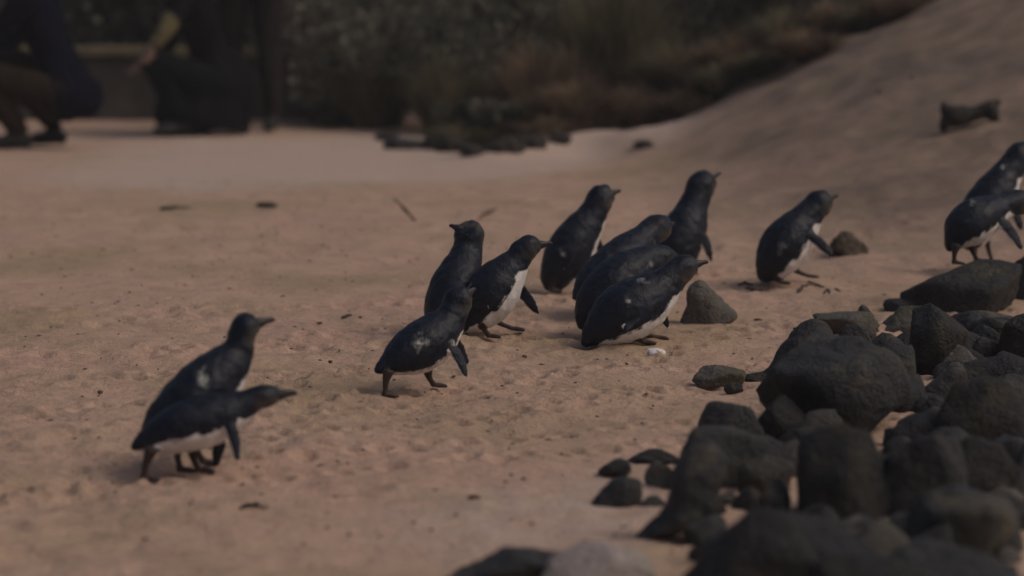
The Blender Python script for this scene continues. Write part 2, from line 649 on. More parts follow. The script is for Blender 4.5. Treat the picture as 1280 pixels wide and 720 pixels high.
# ------------------------------------------------------------------ penguins
def penguin(label, contact, yaw, spine, bill, flippers=(), feet=(), patches=(), depth=None, zoff=0.0, head_yaw=None, white_th=.88, cat='penguin'):
    if depth is None:
        G = ground(*contact)
    else:
        d = ray(*contact)
        G = CAMP + d * (depth / d.y)
    ph = R(yaw)
    f = Vector((math.cos(ph), math.sin(ph), 0))
    L = Vector((math.sin(ph), -math.cos(ph), 0))     # the bird's right side

    def pt(u, v, lat=0.0):
        d = ray(u, v)
        o = G + L * lat
        t = (o - CAMP).dot(L) / d.dot(L)
        return CAMP + d * t
    S = scale_at(G)
    sp = []
    spine = list(spine)
    lu, lv, lr = spine[-1]
    if head_yaw is None:
        bn = math.hypot(bill[0] - lu, bill[1] - lv)
        mv = min(6.0, bn * .3)
        spine[-1] = (lu + (bill[0] - lu) / bn * mv, lv + (bill[1] - lv) / bn * mv, lr * 1.02)
        pu, pv, pr = spine[-2]
        spine[-2] = (pu + (bill[0] - lu) / bn * mv * .5, pv + (bill[1] - lv) / bn * mv * .5, pr * 1.06)
    for (u, v, r_) in spine:
        p = pt(u, v)
        sp.append((p.x, p.y, p.z, r_ * {4: .99, 3: 1.04, 2: 1.12, 1: 1.10}.get(len(spine) - len(sp), 1.04) / S))
    C = catmull(sp, 84)
    C[:, 3] = np.maximum(C[:, 3], .0025)
    sh = Shape()
    n, k = len(C), 40
    an = np.linspace(-np.pi, np.pi, k, endpoint=False)
    Ln = np.array(L)
    rings, vals = [], []
    ln = np.r_[0, np.cumsum(np.linalg.norm(np.diff(C[:, :3], axis=0), axis=1))]
    ln /= ln[-1]
    for i in range(n):
        T = C[min(i + 2, n - 1), :3] - C[max(i - 2, 0), :3]
        T /= np.linalg.norm(T)
        D = np.cross(Ln, T)
        D /= np.linalg.norm(D)
        r_ = C[i, 3]
        t = ln[i]
        # the belly side is fuller, the back flatter
        dv = np.where(np.cos(an) > 0, 1.03, .97)
        kl = 1.0 + .06 * math.sin(math.pi * min(t / .7, 1))
        rings.append(C[i, :3] + r_ * (np.outer(-(-np.cos(an)) * -1 * dv, D) + kl * np.outer(np.sin(an), Ln)))
        th_ = white_th if t < .70 else white_th - (t - .70) / .14 * white_th * 1.1
        if t < .10:
            th_ = white_th * (.35 + 6.5 * t)
        w = .5 + (th_ - np.abs(an)) * 1.3
        ck = np.clip(1.2 - np.abs(np.abs(an) - .75) * 1.1, 0, 1) * float(sstep(.80, .86, t)) * .9
        vals.append(np.stack([np.clip(w, -1, 2), np.zeros(k), ck], 1))
    sh.loft(rings, vals)
    # flippers: flat tapering blades
    Sp = np.array(sp)
    for (side, ru, rv, tu, tv, lat_t, *opt) in flippers:
        # side +1 = right (near), -1 = left
        j = int(np.argmin([(a[0] - ru) ** 2 + (a[1] - rv) ** 2 for a in spine]))
        rad = Sp[j, 3]
        root = pt(ru, rv, side * rad * .80)
        tip = pt(tu, tv, side * lat_t)
        bend = opt[0] if opt else 0.0
        dirv = tip - root
        lenf = dirv.length
        T = Vector(C[int(n * .55), :3] - C[int(n * .35), :3]).normalized()
        W = (T - dirv.normalized() * T.dot(dirv.normalized()))
        if W.length < .2:
            W = f - dirv.normalized() * f.dot(dirv.normalized())
        W.normalize()
        pts = []
        prof = [(-.10, .012), (0, .0135), (.15, .0150), (.35, .0165), (.55, .0155), (.75, .0125), (.9, .0085), (1.0, .004)]
        for (q, hw) in prof:
            c = root + dirv * q + W * (bend * math.sin(math.pi * max(q, 0)) * lenf)
            pts.append((c.x, c.y, c.z, hw * min(1.1, lenf / .11)))
        P = catmull(pts, 22)
        ws = Shape()
        sh.tube(P, [-.6, 0, 0], seg=18, wide=W, flat=.30)
        # pale trailing edge
        va = sh.a[-2]
        vv = sh.v[-2]
        ctr = np.repeat(P[:, :3], 18, 0)
        off = (vv - ctr).dot(np.array(W)) / np.repeat(P[:, 3], 18)
        va[:, 0] = np.where(off < -.75, .75, -.6)
    # legs with webbed feet
    for (side, hu, hv, fu, fv, lat) in feet:
        hip = pt(hu, hv, side * lat)
        ft = pt(fu, fv, side * lat)
        if depth is None:
            ft.z = max(ft.z, float(H0(ft.x, ft.y)) + .004)
        sh.tube(catmull([(*hip, .014), (*((hip + ft) * .5 - f * .004), .0075), (*(ft + Vector((0, 0, .004))), .0062)], 12), [-.5, 1, 0], seg=10)
        tubes = []
        for da in (-.42, 0, .42):
            dr = Vector((math.cos(ph + da), math.sin(ph + da), 0))
            a = ft + Vector((0, 0, .006)) - dr * .008
            b = ft + dr * .030 + Vector((0, 0, .001))
            sh.tube(catmull([(*a, .006), (*((a + b) / 2), .0058), (*b, .0042)], 8), [-.5, 1, 0], seg=8)
        # web between the toes
        c0 = ft + f * .004 + Vector((0, 0, .003))
        sh.tube(catmull([(*c0, .005), (*(c0 + f * .012), .011), (*(c0 + f * .019), .009)], 8), [-.5, 1, 0], seg=12, wide=L, flat=.34)
    me, av = fused(sh, 'penguin_body', .0036, 3)
    co = np.zeros(len(me.vertices) * 3)
    me.vertices.foreach_get('co', co)
    co = co.reshape(-1, 3)
    pat = np.zeros(len(co))  # pale marks: flipper edges, and glints painted onto the back
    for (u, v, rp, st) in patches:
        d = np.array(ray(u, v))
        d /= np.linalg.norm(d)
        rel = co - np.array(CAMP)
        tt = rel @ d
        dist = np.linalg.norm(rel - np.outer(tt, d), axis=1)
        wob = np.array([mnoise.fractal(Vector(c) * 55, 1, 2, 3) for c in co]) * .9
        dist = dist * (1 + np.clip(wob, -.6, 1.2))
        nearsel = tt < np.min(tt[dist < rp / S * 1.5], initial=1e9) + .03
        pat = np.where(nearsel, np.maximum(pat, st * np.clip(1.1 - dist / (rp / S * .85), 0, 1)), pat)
    # ruffled wet feathers
    nrm = np.zeros(len(me.vertices) * 3)
    me.vertices.foreach_get('normal', nrm)
    nrm = nrm.reshape(-1, 3)
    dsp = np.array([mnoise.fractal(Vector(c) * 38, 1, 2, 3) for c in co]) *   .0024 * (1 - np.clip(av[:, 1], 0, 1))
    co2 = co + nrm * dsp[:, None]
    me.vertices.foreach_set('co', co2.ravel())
    add_attr(me, 'glint_and_edge', pat)
    add_attr(me, 'white', av[:, 0])
    add_attr(me, 'leg', np.clip(av[:, 1], 0, 1))
    add_attr(me, 'cheek', np.clip(av[:, 2], 0, 1))
    shift_mesh(me, G)
    me.update()
    root = empty('penguin', G + Vector((0, 0, zoff)))
    tag(root, label, cat, 'little penguins crossing the sand')
    obj('body', me, M_PLUM, root)
    # bill
    hb = Vector(C[-1, :3])
    hc = Vector(Sp[-2, :3])
    tip = pt(*bill)
    bdir = (tip - hc)
    if head_yaw is not None:
        hy = R(head_yaw)
        hd = Vector((math.cos(hy), math.sin(hy), 0))
        hc = Vector(Sp[-2, :3])
        ln_ = abs((tip - hc).dot(Vector((1, 0, 0)))) / max(.3, abs(hd.x))
        tip = hc + hd * min(max(ln_, .03), .075) + Vector((0, 0, tip.z - hc.z))
        bdir = tip - hc
    bl = bdir.length
    bs = Shape()
    bd = bdir.normalized()
    hr = Sp[-2, 3]
    st0 = min(hr * .85, bl * .55)
    up = Vector((0, 0, 1))
    pts = []
    for q, rr, dz in ((-.45, .0115, -.0004), (0, .0112, 0), (.25, .0092, .0004), (.55, .0062, .0006), (.8, .0054, .0004), (.94, .0044, -.0012), (1.0, .002, -.004)):
        c = hc + bd * (st0 + (bl - st0) * q) + up * dz
        pts.append((c.x, c.y, c.z, rr))
    bs.tube(catmull(pts, 14), [0], seg=12, wide=up, flat=.78)
    obj('bill', bs.mesh('bill', G), M_BILL, root)
    for side in (1, -1):
        side_v = L if head_yaw is None else Vector((math.sin(R(head_yaw)), -math.cos(R(head_yaw)), 0))
        e = Vector(Sp[-3, :3]) * .55 + Vector(Sp[-2, :3]) * .45
        er = (Sp[-3, 3] * .55 + Sp[-2, 3] * .45)
        e = e + side_v * side * er * .90 + up * er * .25
        es = Shape()
        es.tube([(*(e - side_v * .0035), .0012), (*(e - side_v * .002), .0032), (*e, .0042), (*(e + side_v * .002), .0032), (*(e + side_v * .0035), .0012)], [0], seg=10)
        obj('eye', es.mesh('eye', G), M_EYE, root)
    return root


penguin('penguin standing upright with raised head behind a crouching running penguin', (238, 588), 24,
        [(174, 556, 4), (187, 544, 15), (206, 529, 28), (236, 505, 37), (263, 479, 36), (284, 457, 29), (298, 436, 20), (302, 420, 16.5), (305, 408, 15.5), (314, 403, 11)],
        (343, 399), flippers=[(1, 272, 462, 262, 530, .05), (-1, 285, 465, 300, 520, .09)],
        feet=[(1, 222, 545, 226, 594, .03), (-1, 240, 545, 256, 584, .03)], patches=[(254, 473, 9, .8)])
penguin('penguin running low with its long bill stretched out and flippers hanging down', (222, 598), 8,
        [(164, 561, 3), (178, 553, 12), (203, 543, 25), (235, 531, 32), (266, 522, 31), (290, 513, 25), (308, 504, 19), (322, 497, 15), (334, 495, 12), (343, 493, 8)],
        (371, 491), flippers=[(1, 284, 524, 297, 578, .085, .05), (-1, 272, 528, 268, 585, .075, .05)],
        feet=[(1, 190, 560, 180, 603, .035), (-1, 240, 556, 250, 592, .03)], white_th=1.25)
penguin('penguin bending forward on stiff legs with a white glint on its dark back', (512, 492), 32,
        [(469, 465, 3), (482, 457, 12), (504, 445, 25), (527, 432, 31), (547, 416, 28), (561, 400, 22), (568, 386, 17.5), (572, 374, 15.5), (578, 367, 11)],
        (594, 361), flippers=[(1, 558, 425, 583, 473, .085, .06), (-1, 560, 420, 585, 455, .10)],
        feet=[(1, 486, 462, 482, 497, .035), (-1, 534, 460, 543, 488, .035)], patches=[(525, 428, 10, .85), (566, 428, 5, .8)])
penguin('penguin standing with its back turned and bill pointing sideways over its shoulder', (568, 420), 62,
        [(556, 424, 8), (559, 412, 23), (563, 390, 31), (568, 365, 31), (576, 340, 26), (583, 318, 20.5), (586, 303, 17.5), (586, 291, 17), (584, 284, 13.5)],
        (561, 286), flippers=[(1, 590, 345, 597, 396, .07), (-1, 562, 350, 548, 396, .07)],
        feet=[(1, 563, 400, 572, 424, .03), (-1, 560, 400, 556, 420, .03)], head_yaw=172)
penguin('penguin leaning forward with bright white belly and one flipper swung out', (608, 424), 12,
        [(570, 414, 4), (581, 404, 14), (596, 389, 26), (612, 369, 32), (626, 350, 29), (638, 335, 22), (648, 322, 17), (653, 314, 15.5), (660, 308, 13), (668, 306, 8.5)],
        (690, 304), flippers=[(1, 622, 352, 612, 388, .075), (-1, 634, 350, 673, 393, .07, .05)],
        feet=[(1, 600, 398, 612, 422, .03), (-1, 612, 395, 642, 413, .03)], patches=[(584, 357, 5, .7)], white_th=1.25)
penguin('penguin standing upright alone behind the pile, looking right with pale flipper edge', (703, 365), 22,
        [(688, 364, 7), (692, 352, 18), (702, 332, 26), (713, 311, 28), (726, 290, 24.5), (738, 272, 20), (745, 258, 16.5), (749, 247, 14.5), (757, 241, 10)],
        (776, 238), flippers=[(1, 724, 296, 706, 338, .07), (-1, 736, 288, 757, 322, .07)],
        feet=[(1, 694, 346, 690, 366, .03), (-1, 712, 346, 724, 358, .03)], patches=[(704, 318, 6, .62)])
penguin('tallest upright penguin with bill tipped up and a long flipper hanging clear', (848, 348), 42,
        [(834, 346, 7), (838, 336, 18), (843, 318, 26), (850, 299, 27), (858, 280, 25), (865, 262, 20.5), (871, 245, 17), (874, 233, 15.5), (880, 226, 12)],
        (901, 216), flippers=[(1, 866, 282, 889, 328, .085, .10), (-1, 858, 285, 838, 325, .075)],
        feet=[(1, 842, 330, 846, 348, .03), (-1, 850, 330, 862, 344, .03)])
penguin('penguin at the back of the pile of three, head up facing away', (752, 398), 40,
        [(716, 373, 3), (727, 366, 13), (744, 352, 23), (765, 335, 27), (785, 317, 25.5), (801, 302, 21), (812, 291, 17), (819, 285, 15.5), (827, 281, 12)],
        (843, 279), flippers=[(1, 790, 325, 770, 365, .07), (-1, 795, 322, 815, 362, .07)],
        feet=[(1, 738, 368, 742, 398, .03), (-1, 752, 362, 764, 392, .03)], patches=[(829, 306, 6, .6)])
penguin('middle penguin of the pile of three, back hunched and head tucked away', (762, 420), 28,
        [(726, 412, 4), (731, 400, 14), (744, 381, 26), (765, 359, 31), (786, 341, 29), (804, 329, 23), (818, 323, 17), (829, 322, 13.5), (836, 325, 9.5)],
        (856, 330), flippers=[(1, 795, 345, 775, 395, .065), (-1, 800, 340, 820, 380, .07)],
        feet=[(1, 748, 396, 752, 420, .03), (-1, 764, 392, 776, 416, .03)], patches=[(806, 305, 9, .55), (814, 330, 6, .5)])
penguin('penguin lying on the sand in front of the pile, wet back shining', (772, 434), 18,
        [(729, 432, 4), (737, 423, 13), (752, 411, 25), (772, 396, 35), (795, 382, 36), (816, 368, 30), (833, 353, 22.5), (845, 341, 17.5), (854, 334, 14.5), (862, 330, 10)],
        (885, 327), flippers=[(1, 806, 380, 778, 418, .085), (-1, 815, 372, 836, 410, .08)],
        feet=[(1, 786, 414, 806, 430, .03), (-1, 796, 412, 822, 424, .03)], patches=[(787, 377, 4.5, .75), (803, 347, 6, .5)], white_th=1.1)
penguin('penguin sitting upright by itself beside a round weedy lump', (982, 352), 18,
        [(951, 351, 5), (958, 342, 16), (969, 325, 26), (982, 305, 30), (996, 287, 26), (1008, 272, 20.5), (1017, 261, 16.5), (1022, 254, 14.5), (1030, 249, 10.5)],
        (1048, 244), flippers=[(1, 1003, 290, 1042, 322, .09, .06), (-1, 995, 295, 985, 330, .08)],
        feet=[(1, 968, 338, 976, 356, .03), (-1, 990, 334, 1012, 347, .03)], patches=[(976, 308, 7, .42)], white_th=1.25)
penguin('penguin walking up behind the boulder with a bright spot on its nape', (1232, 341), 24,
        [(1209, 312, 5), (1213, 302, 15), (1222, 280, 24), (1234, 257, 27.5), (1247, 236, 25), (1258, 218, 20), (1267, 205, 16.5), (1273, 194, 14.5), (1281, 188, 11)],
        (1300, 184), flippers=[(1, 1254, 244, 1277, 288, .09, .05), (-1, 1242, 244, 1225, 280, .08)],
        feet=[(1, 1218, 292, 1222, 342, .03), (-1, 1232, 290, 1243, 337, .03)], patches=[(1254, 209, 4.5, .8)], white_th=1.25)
penguin('penguin standing hunched on top of a rounded boulder with flipper stretched down', (1206, 330), 24,
        [(1185, 314, 3), (1191, 304, 12), (1202, 289, 24), (1217, 276, 27), (1234, 267, 23.5), (1250, 260, 18), (1262, 255, 15), (1272, 252, 14), (1281, 252, 10)],
        (1300, 254), flippers=[(1, 1244, 270, 1278, 312, .085, .05), (-1, 1240, 266, 1262, 290, .09)],
        feet=[(1, 1196, 306, 1193, 330, .03), (-1, 1214, 304, 1222, 327, .03)], patches=[(1215, 252, 4, .5)], depth=7.83, white_th=1.25)

# ------------------------------------------------------------------ rocks
ICO = {}


def ico(sub):
    if sub not in ICO:
        bm = bmesh.new()
        bmesh.ops.create_icosphere(bm, subdivisions=sub, radius=1)
        v = np.array([x.co[:] for x in bm.verts])
        f = np.array([[q.index for q in p.verts] for p in bm.faces])
        bm.free()
        ICO[sub] = (v, f)
    return ICO[sub]


def rock_mesh(seed, sx, sy, sz, ang=.5, roll=0, taper=0.0, sub=4, yawr=0.0, rough=1.0):
    v, f = ico(sub)
    rs = np.random.RandomState(seed)
    ang = min(1.0, ang + .3)
    n = rs.normal(size=(int(9 + 10 * ang), 3))
    n /= np.linalg.norm(n, axis=1)[:, None]
    d = rs.uniform(.44, .9, len(n))
    dots = v @ n.T
    rad = np.where(dots > .05, d / np.maximum(dots, .05), 9)
    rad = np.minimum(rad, 1.0)
    k = 30 + 80 * ang
    soft = -np.log(np.exp(-k * rad).sum(1) + np.exp(-k * 1.02)) / k
    soft += .13 - .05 * ang
    off = Vector(rs.uniform(-50, 50, 3))
    nz = np.array([mnoise.fractal(Vector(p) * 1.7 + off, 1, 2.1, 5) for p in v])
    nz2 = np.array([mnoise.noise(Vector(p) * 7 + off) for p in v])
    nz3 = np.array([mnoise.noise(Vector(p) * 3.1 - off) for p in v])
    rad = soft * (1 + rough * (.075 * nz + .035 * nz2 - .05 * np.abs(nz3)))
    p = v * rad[:, None] / np.median(rad)
    p = p * np.array([sx, sy, sz])
    if taper:
        s = 1 + taper * p[:, 0] / sx
        p[:, 2] *= np.clip(s, .12, 2)
        p[:, 1] *= np.clip(s, .3, 1.4)
    a = R(roll)
    ca, sa = math.cos(a), math.sin(a)
    x, z = p[:, 0] * ca - p[:, 2] * sa, p[:, 0] * sa + p[:, 2] * ca
    b = R(yawr)
    cb, sb = math.cos(b), math.sin(b)
    p = np.stack([x * cb - p[:, 1] * sb, x * sb + p[:, 1] * cb, z], 1)
    return p, f


HEAP = 'dark rocks of the heap beside the sand'


def rock(u, vb, w, h, seed, label, mat=None, ang=.5, roll=0, taper=0.0, df=.8, sink=.42, grow=1.04, group=None, name='rock', cat='rock', sub=4, rough=1.0, zlift=0.0):
    g = ground(u, vb)
    S = scale_at(g)
    w, h = w * grow, h * (1 + (grow - 1) * .6)
    sx, sz = w / 2 / S, h / 2 / S
    sy = max(sx * df, sz * .7)
    p, f = rock_mesh(seed, sx, sy, sz * (1 + sink), ang, roll, taper, sub, rough=rough)
    cy = g.y + sy * .8
    cx = (u - 640) / FPX * cy
    zg = float(H0(cx, cy))
    base = p[:, 2].min()
    top = p[:, 2].max()
    want = h / S
    low = zg + zlift + want * 1.0 - top if not roll else zg - want * sink - base
    low = min(low, zg + zlift - base - want * sink * .3)
    o = obj(name, np_mesh(name, p, f), mat or M_ROCK, None, (cx, cy, low))
    tag(o, label, cat, group)
    return o


def profile_rock(label, poly, vb, seed, mat=None, thick=.42, name='rock', cat='rock', noise_amp=.012):
    """stone with a given outline, rounded in depth: poly in photo pixels, standing on the sand at row vb"""
    us = [p[0] for p in poly]
    uc = (min(us) + max(us)) / 2
    g = ground(uc, vb)
    S = scale_at(g)
    sy = thick * (max(us) - min(us)) / S / 2 * 1.6
    cy = g.y + sy * .7
    cx = (uc - 640) / FPX * cy
    zg = float(H0(cx, cy))
    q = []
    for (u, v) in poly:
        q.append(((u - uc) / S, 0, (vb - v) / S))
    q = catmull(q + [q[0]], 56)[:-1]
    cen = np.array([q[:, 0].mean(), 0, q[:, 2].min() * .6 + q[:, 2].mean() * .4])
    s_ = Shape()
    rings, vals = [], []
    for yy, k in ((-1, .25), (-.82, .62), (-.5, .88), (-.1, 1), (.3, .95), (.7, .72), (1, .3)):
        r_ = cen + (q - cen) * k
        r_[:, 1] = yy * sy
        rings.append(r_)
        vals.append(np.zeros((len(r_), 1)))
    s_.loft(rings, vals)
    me, av = fused(s_, name, .006, 2)
    co = np.zeros(len(me.vertices) * 3)
    me.vertices.foreach_get('co', co)
    co = co.reshape(-1, 3)
    off = Vector((seed * 3.1, seed, 0))
    nz = np.array([mnoise.fractal(Vector(c) * 14 + off, 1, 2, 4) for c in co])
    nr = np.zeros(len(me.vertices) * 3)
    me.vertices.foreach_get('normal', nr)
    co = co + nr.reshape(-1, 3) * (nz * noise_amp)[:, None]
    me.vertices.foreach_set('co', co.ravel())
    me.update()
    o = obj(name, me, mat or M_ROCK, None, (cx, cy, zg - .006))
    tag(o, label, cat)
    return o


SLAB = 'small flat stone lying in the sand near the head of the rock heap'
TINY = 'tiny dark stone half buried in sand at the edge of the rock heap'
# boulders at the top of the heap
rock(1214, 392, 132, 60, 1, 'large smooth rounded boulder with a hunched penguin standing on it', ang=.15, df=.75)
rock(1292, 372, 60, 58, 2, 'dark boulder pressed against the one the hunched penguin stands on', ang=.3)
rock(1148, 418, 84, 32, 3, 'low brownish slab just below the boulder that carries a penguin', M_ROCK_B, ang=.7)
rock(1132, 389, 52, 14, 4, SLAB, ang=.5, group='flat stones at the head of the heap')
rock(1064, 417, 76, 24, 5, 'wide flat brown slab behind the leaning wedge rock', M_ROCK_B, ang=.6)
rock(1074, 430, 42, 12, 6, SLAB, ang=.5, group='flat stones at the head of the heap')
rock(1066, 438, 34, 11, 7, 'small whitish stone beside the flat slabs', M_ROCK_P, ang=.4)
rock(1083, 396, 14, 14, 8, 'little upright pebble standing behind the brown slab', ang=.6)
rock(1230, 414, 76, 26, 9, 'flat dark stone under the penguin boulder', ang=.5)
rock(1262, 440, 70, 40, 10, 'boulder at the outer rim of the heap below the flat stones', ang=.4)
rock(1290, 452, 70, 58, 11, 'boulder below the one pressed against the penguin boulder', ang=.3, group=HEAP)
# main heap
profile_rock('leaning wedge rock with a long thin tail pointing to the sand', [(936, 468), (962, 462), (975, 440), (990, 416), (1010, 403), (1034, 403), (1046, 418), (1058, 442), (1050, 486), (985, 486)], 474, 12)
rock(1046, 540, 136, 112, 13, 'biggest bulky boulder with a broad dark face', ang=.35, df=.75)
rock(1110, 505, 92, 80, 14, 'boulder squeezed behind the biggest bulky one', ang=.35)
rock(1170, 470, 78, 64, 15, 'bluish grey boulder standing up at the back of the heap', ang=.45, roll=-14)
rock(1222, 566, 116, 92, 16, 'broad domed boulder with a level ridge across its top', ang=.3)
rock(1238, 490, 100, 44, 17, 'flattish boulder just above the broad domed boulder', ang=.4, group=HEAP)
rock(1190, 512, 64, 56, 55, 'boulder wedged between the bluish grey and the broad domed boulders', ang=.4, group=HEAP)
rock(1276, 530, 66, 60, 56, 'boulder touching the outer side of the broad domed one', ang=.4, group=HEAP)
rock(920, 552, 62, 48, 18, 'rounded mound shaped boulder on top of the overhanging rock', ang=.3)
rock(982, 546, 72, 48, 19, 'very dark low rock tucked beside the biggest boulder', ang=.5)
rock(902, 612, 116, 76, 20, 'blocky overhanging boulder with a deep dark hollow beneath', ang=.6, df=.6)
profile_rock('long leaning slab tapering to a point in the sand', [(790, 680), (806, 660), (832, 634), (848, 596), (858, 556), (884, 540), (906, 556), (906, 600), (896, 632), (880, 652), (846, 672)], 678, 21)
profile_rock('small wedge shaped stone standing apart on the sand', [(740, 634), (752, 614), (772, 594), (790, 592), (802, 604), (804, 628), (780, 634)], 631, 22)
rock(773, 593, 38, 19, 23, 'flat stone chip behind the small wedge shaped stone', ang=.7)
rock(820, 577, 58, 14, 24, 'thin flat stone strip reaching towards the overhanging boulder', ang=.6)
rock(830, 607, 34, 28, 25, 'small brown stone between the wedge and the leaning slab', M_ROCK_B, ang=.5)
rock(818, 634, 32, 12, 26, TINY, ang=.5, group='tiny stones at the heap edge')
rock(882, 684, 50, 38, 27, 'rounded stone at the foot of the leaning slab', ang=.4)
rock(908, 632, 30, 14, 28, TINY, ang=.5, group='tiny stones at the heap edge')
rock(974, 642, 38, 40, 29, 'small bluish stone beside the bare patch of sand', ang=.5)
rock(990, 600, 58, 46, 30, 'brownish boulder beside the overhanging one', M_ROCK_B, ang=.4)
rock(1060, 652, 144, 116, 31, 'massive blocky boulder with ochre streaked side', ang=.5, df=.7)
rock(1166, 650, 84, 100, 32, 'tall boulder leaning against the massive ochre streaked one', ang=.4, roll=12)
rock(1226, 628, 88, 78, 33, 'boulder between the tall leaning one and the heap rim', ang=.4, group=HEAP)
rock(1288, 624, 60, 74, 34, 'dark rim boulder below the broad domed one', ang=.3, group=HEAP)
FILM = 'middle sized angular stone piled among the boulders'
FILL = 'small dark stone wedged in a gap between the boulders'
for i, (u, v, w, h) in enumerate([(1092, 470, 50, 40), (1140, 520, 56, 46), (1150, 562, 60, 44), (1196, 580, 54, 44), (1132, 596, 50, 50), (1010, 560, 50, 34), (1262, 590, 54, 44), (1016, 690, 60, 40), (1150, 690, 60, 44),
                                  (1210, 446, 50, 30), (1128, 446, 40, 26), (1256, 470, 46, 30), (960, 580, 46, 34), (950, 700, 54, 36), (1086, 690, 54, 40), (1180, 440, 40, 24)]):
    rock(u, v, w, h, 200 + i, FILL, ang=.6, group='small stones between the boulders', sub=3)
rq = random.Random(21)
for i in range(84):
    t = rq.random()
    v = 430 + 280 * t
    u0 = 1060 - 190 * min(1, (v - 430) / 200)
    u = rq.uniform(u0, 1278)
    w = rq.uniform(18, 66) * (.7 + .5 * t)
    rock(u, v, w, w * rq.uniform(.5, .85), 300 + i, FILL if w < 44 else FILM, rq.choice([M_ROCK, M_ROCK, M_ROCK_B]), ang=.8, group='small stones between the boulders' if w < 44 else 'middling stones between the boulders', sub=3)
# front of the heap
rock(940, 748, 140, 108, 35, 'domed front boulder beside the bare sand', ang=.3, group='front boulders of the heap')
rock(1024, 742, 116, 92, 36, 'front boulder between the domed one and the greyer one', ang=.35, group='front boulders of the heap')
rock(1112, 716, 92, 62, 37, 'greyer boulder in the front row of the heap', M_ROCK_B, ang=.4)
rock(1222, 702, 136, 84, 38, 'wide sloping boulder at the front of the heap', ang=.4)
rock(1210, 760, 170, 72, 39, 'lowest front boulder under the wide sloping one', ang=.35, group='front boulders of the heap')
rock(1100, 772, 150, 66, 40, 'lowest front boulder under the greyer one', ang=.35, group='front boulders of the heap')
rock(742, 738, 122, 54, 41, 'pale pinkish grey stone out of focus on the sand', M_ROCK_P, ang=.5, df=.5)
rock(640, 728, 120, 30, 42, 'low greenish dark stone beside the pale pinkish stone', ang=.5, roll=7, taper=.3, df=.45)
# loose stones towards the birds
rock(900, 480, 50, 20, 43, 'small greenish stone lying alone on the sand', M_ROCK_B, ang=.5, taper=.2)
rock(921, 488, 18, 10, 44, 'pebble touching the small greenish stone', ang=.5)
rock(946, 475, 42, 8, 45, 'thin flat stone between the pebble and the leaning wedge rock', ang=.5)
rock(968, 496, 32, 14, 46, 'pale pebble beside the biggest boulder', M_ROCK_P, ang=.5)
profile_rock('dark angular rock on the sand beside the lying penguin', [(852, 410), (858, 372), (868, 352), (880, 347), (894, 356), (908, 376), (922, 394), (918, 400), (896, 408)], 405, 47, M_ROCK_B)
rock(1063, 323, 40, 33, 48, 'round crumbly lump of weed and sand beside the sitting penguin', M_LUMP, ang=.3, name='weed_lump', cat='lump', rough=2.6, sink=.08)
rock(868, 372, 10, 6, 49, TINY.replace('the edge of the rock heap', 'the tall penguin\'s feet'), ang=.4, sub=3)

# ------------------------------------------------------------------ small things on the sand
def strand(label, pts, rad, name='seaweed_strand', cat='seaweed', mat=None, group=None, lift=0.003, hk=1.0):
    """pts: (u, v, height px)"""
    P = []
    for (u, v, hp) in pts:
        g = ground(u, v)
        P.append((g.x, g.y, g.z + lift + hp * hk / scale_at(g), rad))
    g0 = Vector(P[0][:3])
    C = catmull(P, 10 * len(P))
    rad *= .5
    rr = random.Random(len(label) * 7 + int(pts[0][0]))
    for i in range(len(C)):
        q = i / (len(C) - 1)
        C[i, 3] = rad * (.35 + .65 * math.sin(math.pi * min(1, q * .8 + .2))) * rr.uniform(.7, 1.25)
        C[i, :3] += [rr.uniform(-1, 1) * rad * .8 for _ in range(3)]
    s = Shape()
    s.tube(C, [0], seg=7)
    o = obj(name, s.mesh(name, g0), mat or M_WEED, None, g0)
    tag(o, label, cat, group)
    return o


WG = 'dry seaweed around the sitting penguin'
WL = 'short dark strand of dry seaweed on the sand by the sitting penguin'
strand(WL, [(922, 358, 1), (932, 356, 4), (940, 358, 2)], .007, group=WG, hk=.35)
strand(WL, [(934, 362, 1), (947, 366, 5), (956, 364, 1)], .009, group=WG, hk=.35)
strand(WL, [(994, 371, 1), (1003, 362, 6), (1014, 356, 2)], .008, group=WG, hk=.35)
strand(WL, [(1010, 354, 1), (1021, 358, 3), (1030, 361, 1)], .006, group=WG, hk=.35)
strand(WL, [(1030, 369, 1), (1034, 364, 3), (1040, 372, 1)], .005, group=WG, hk=.35)
strand(WL, [(1043, 362, 1), (1048, 365, 3), (1052, 369, 1)], .004, group=WG, hk=.35)
strand('thin brown stick poking slantwise out of the open sand', [(520, 278, 0), (506, 274, 12), (492, 271, 24)], .010, 'stick', 'stick', M_TWIG)
strand('curved reddish twig lying flat on the sand behind the running penguins', [(598, 276, 1), (608, 270, 3), (622, 264, 3)], .008, 'twig', 'twig', M_TWIG)
strand('small dark scrap of seaweed beside the trail behind the bending penguin', [(428, 400, 1), (434, 398, 3), (441, 397, 1)], .006)
strand('dark twig lying on sand below the running penguin', [(300, 637, 0), (316, 635, 2), (334, 637, 0)], .006, 'twig', 'twig', M_WEED)

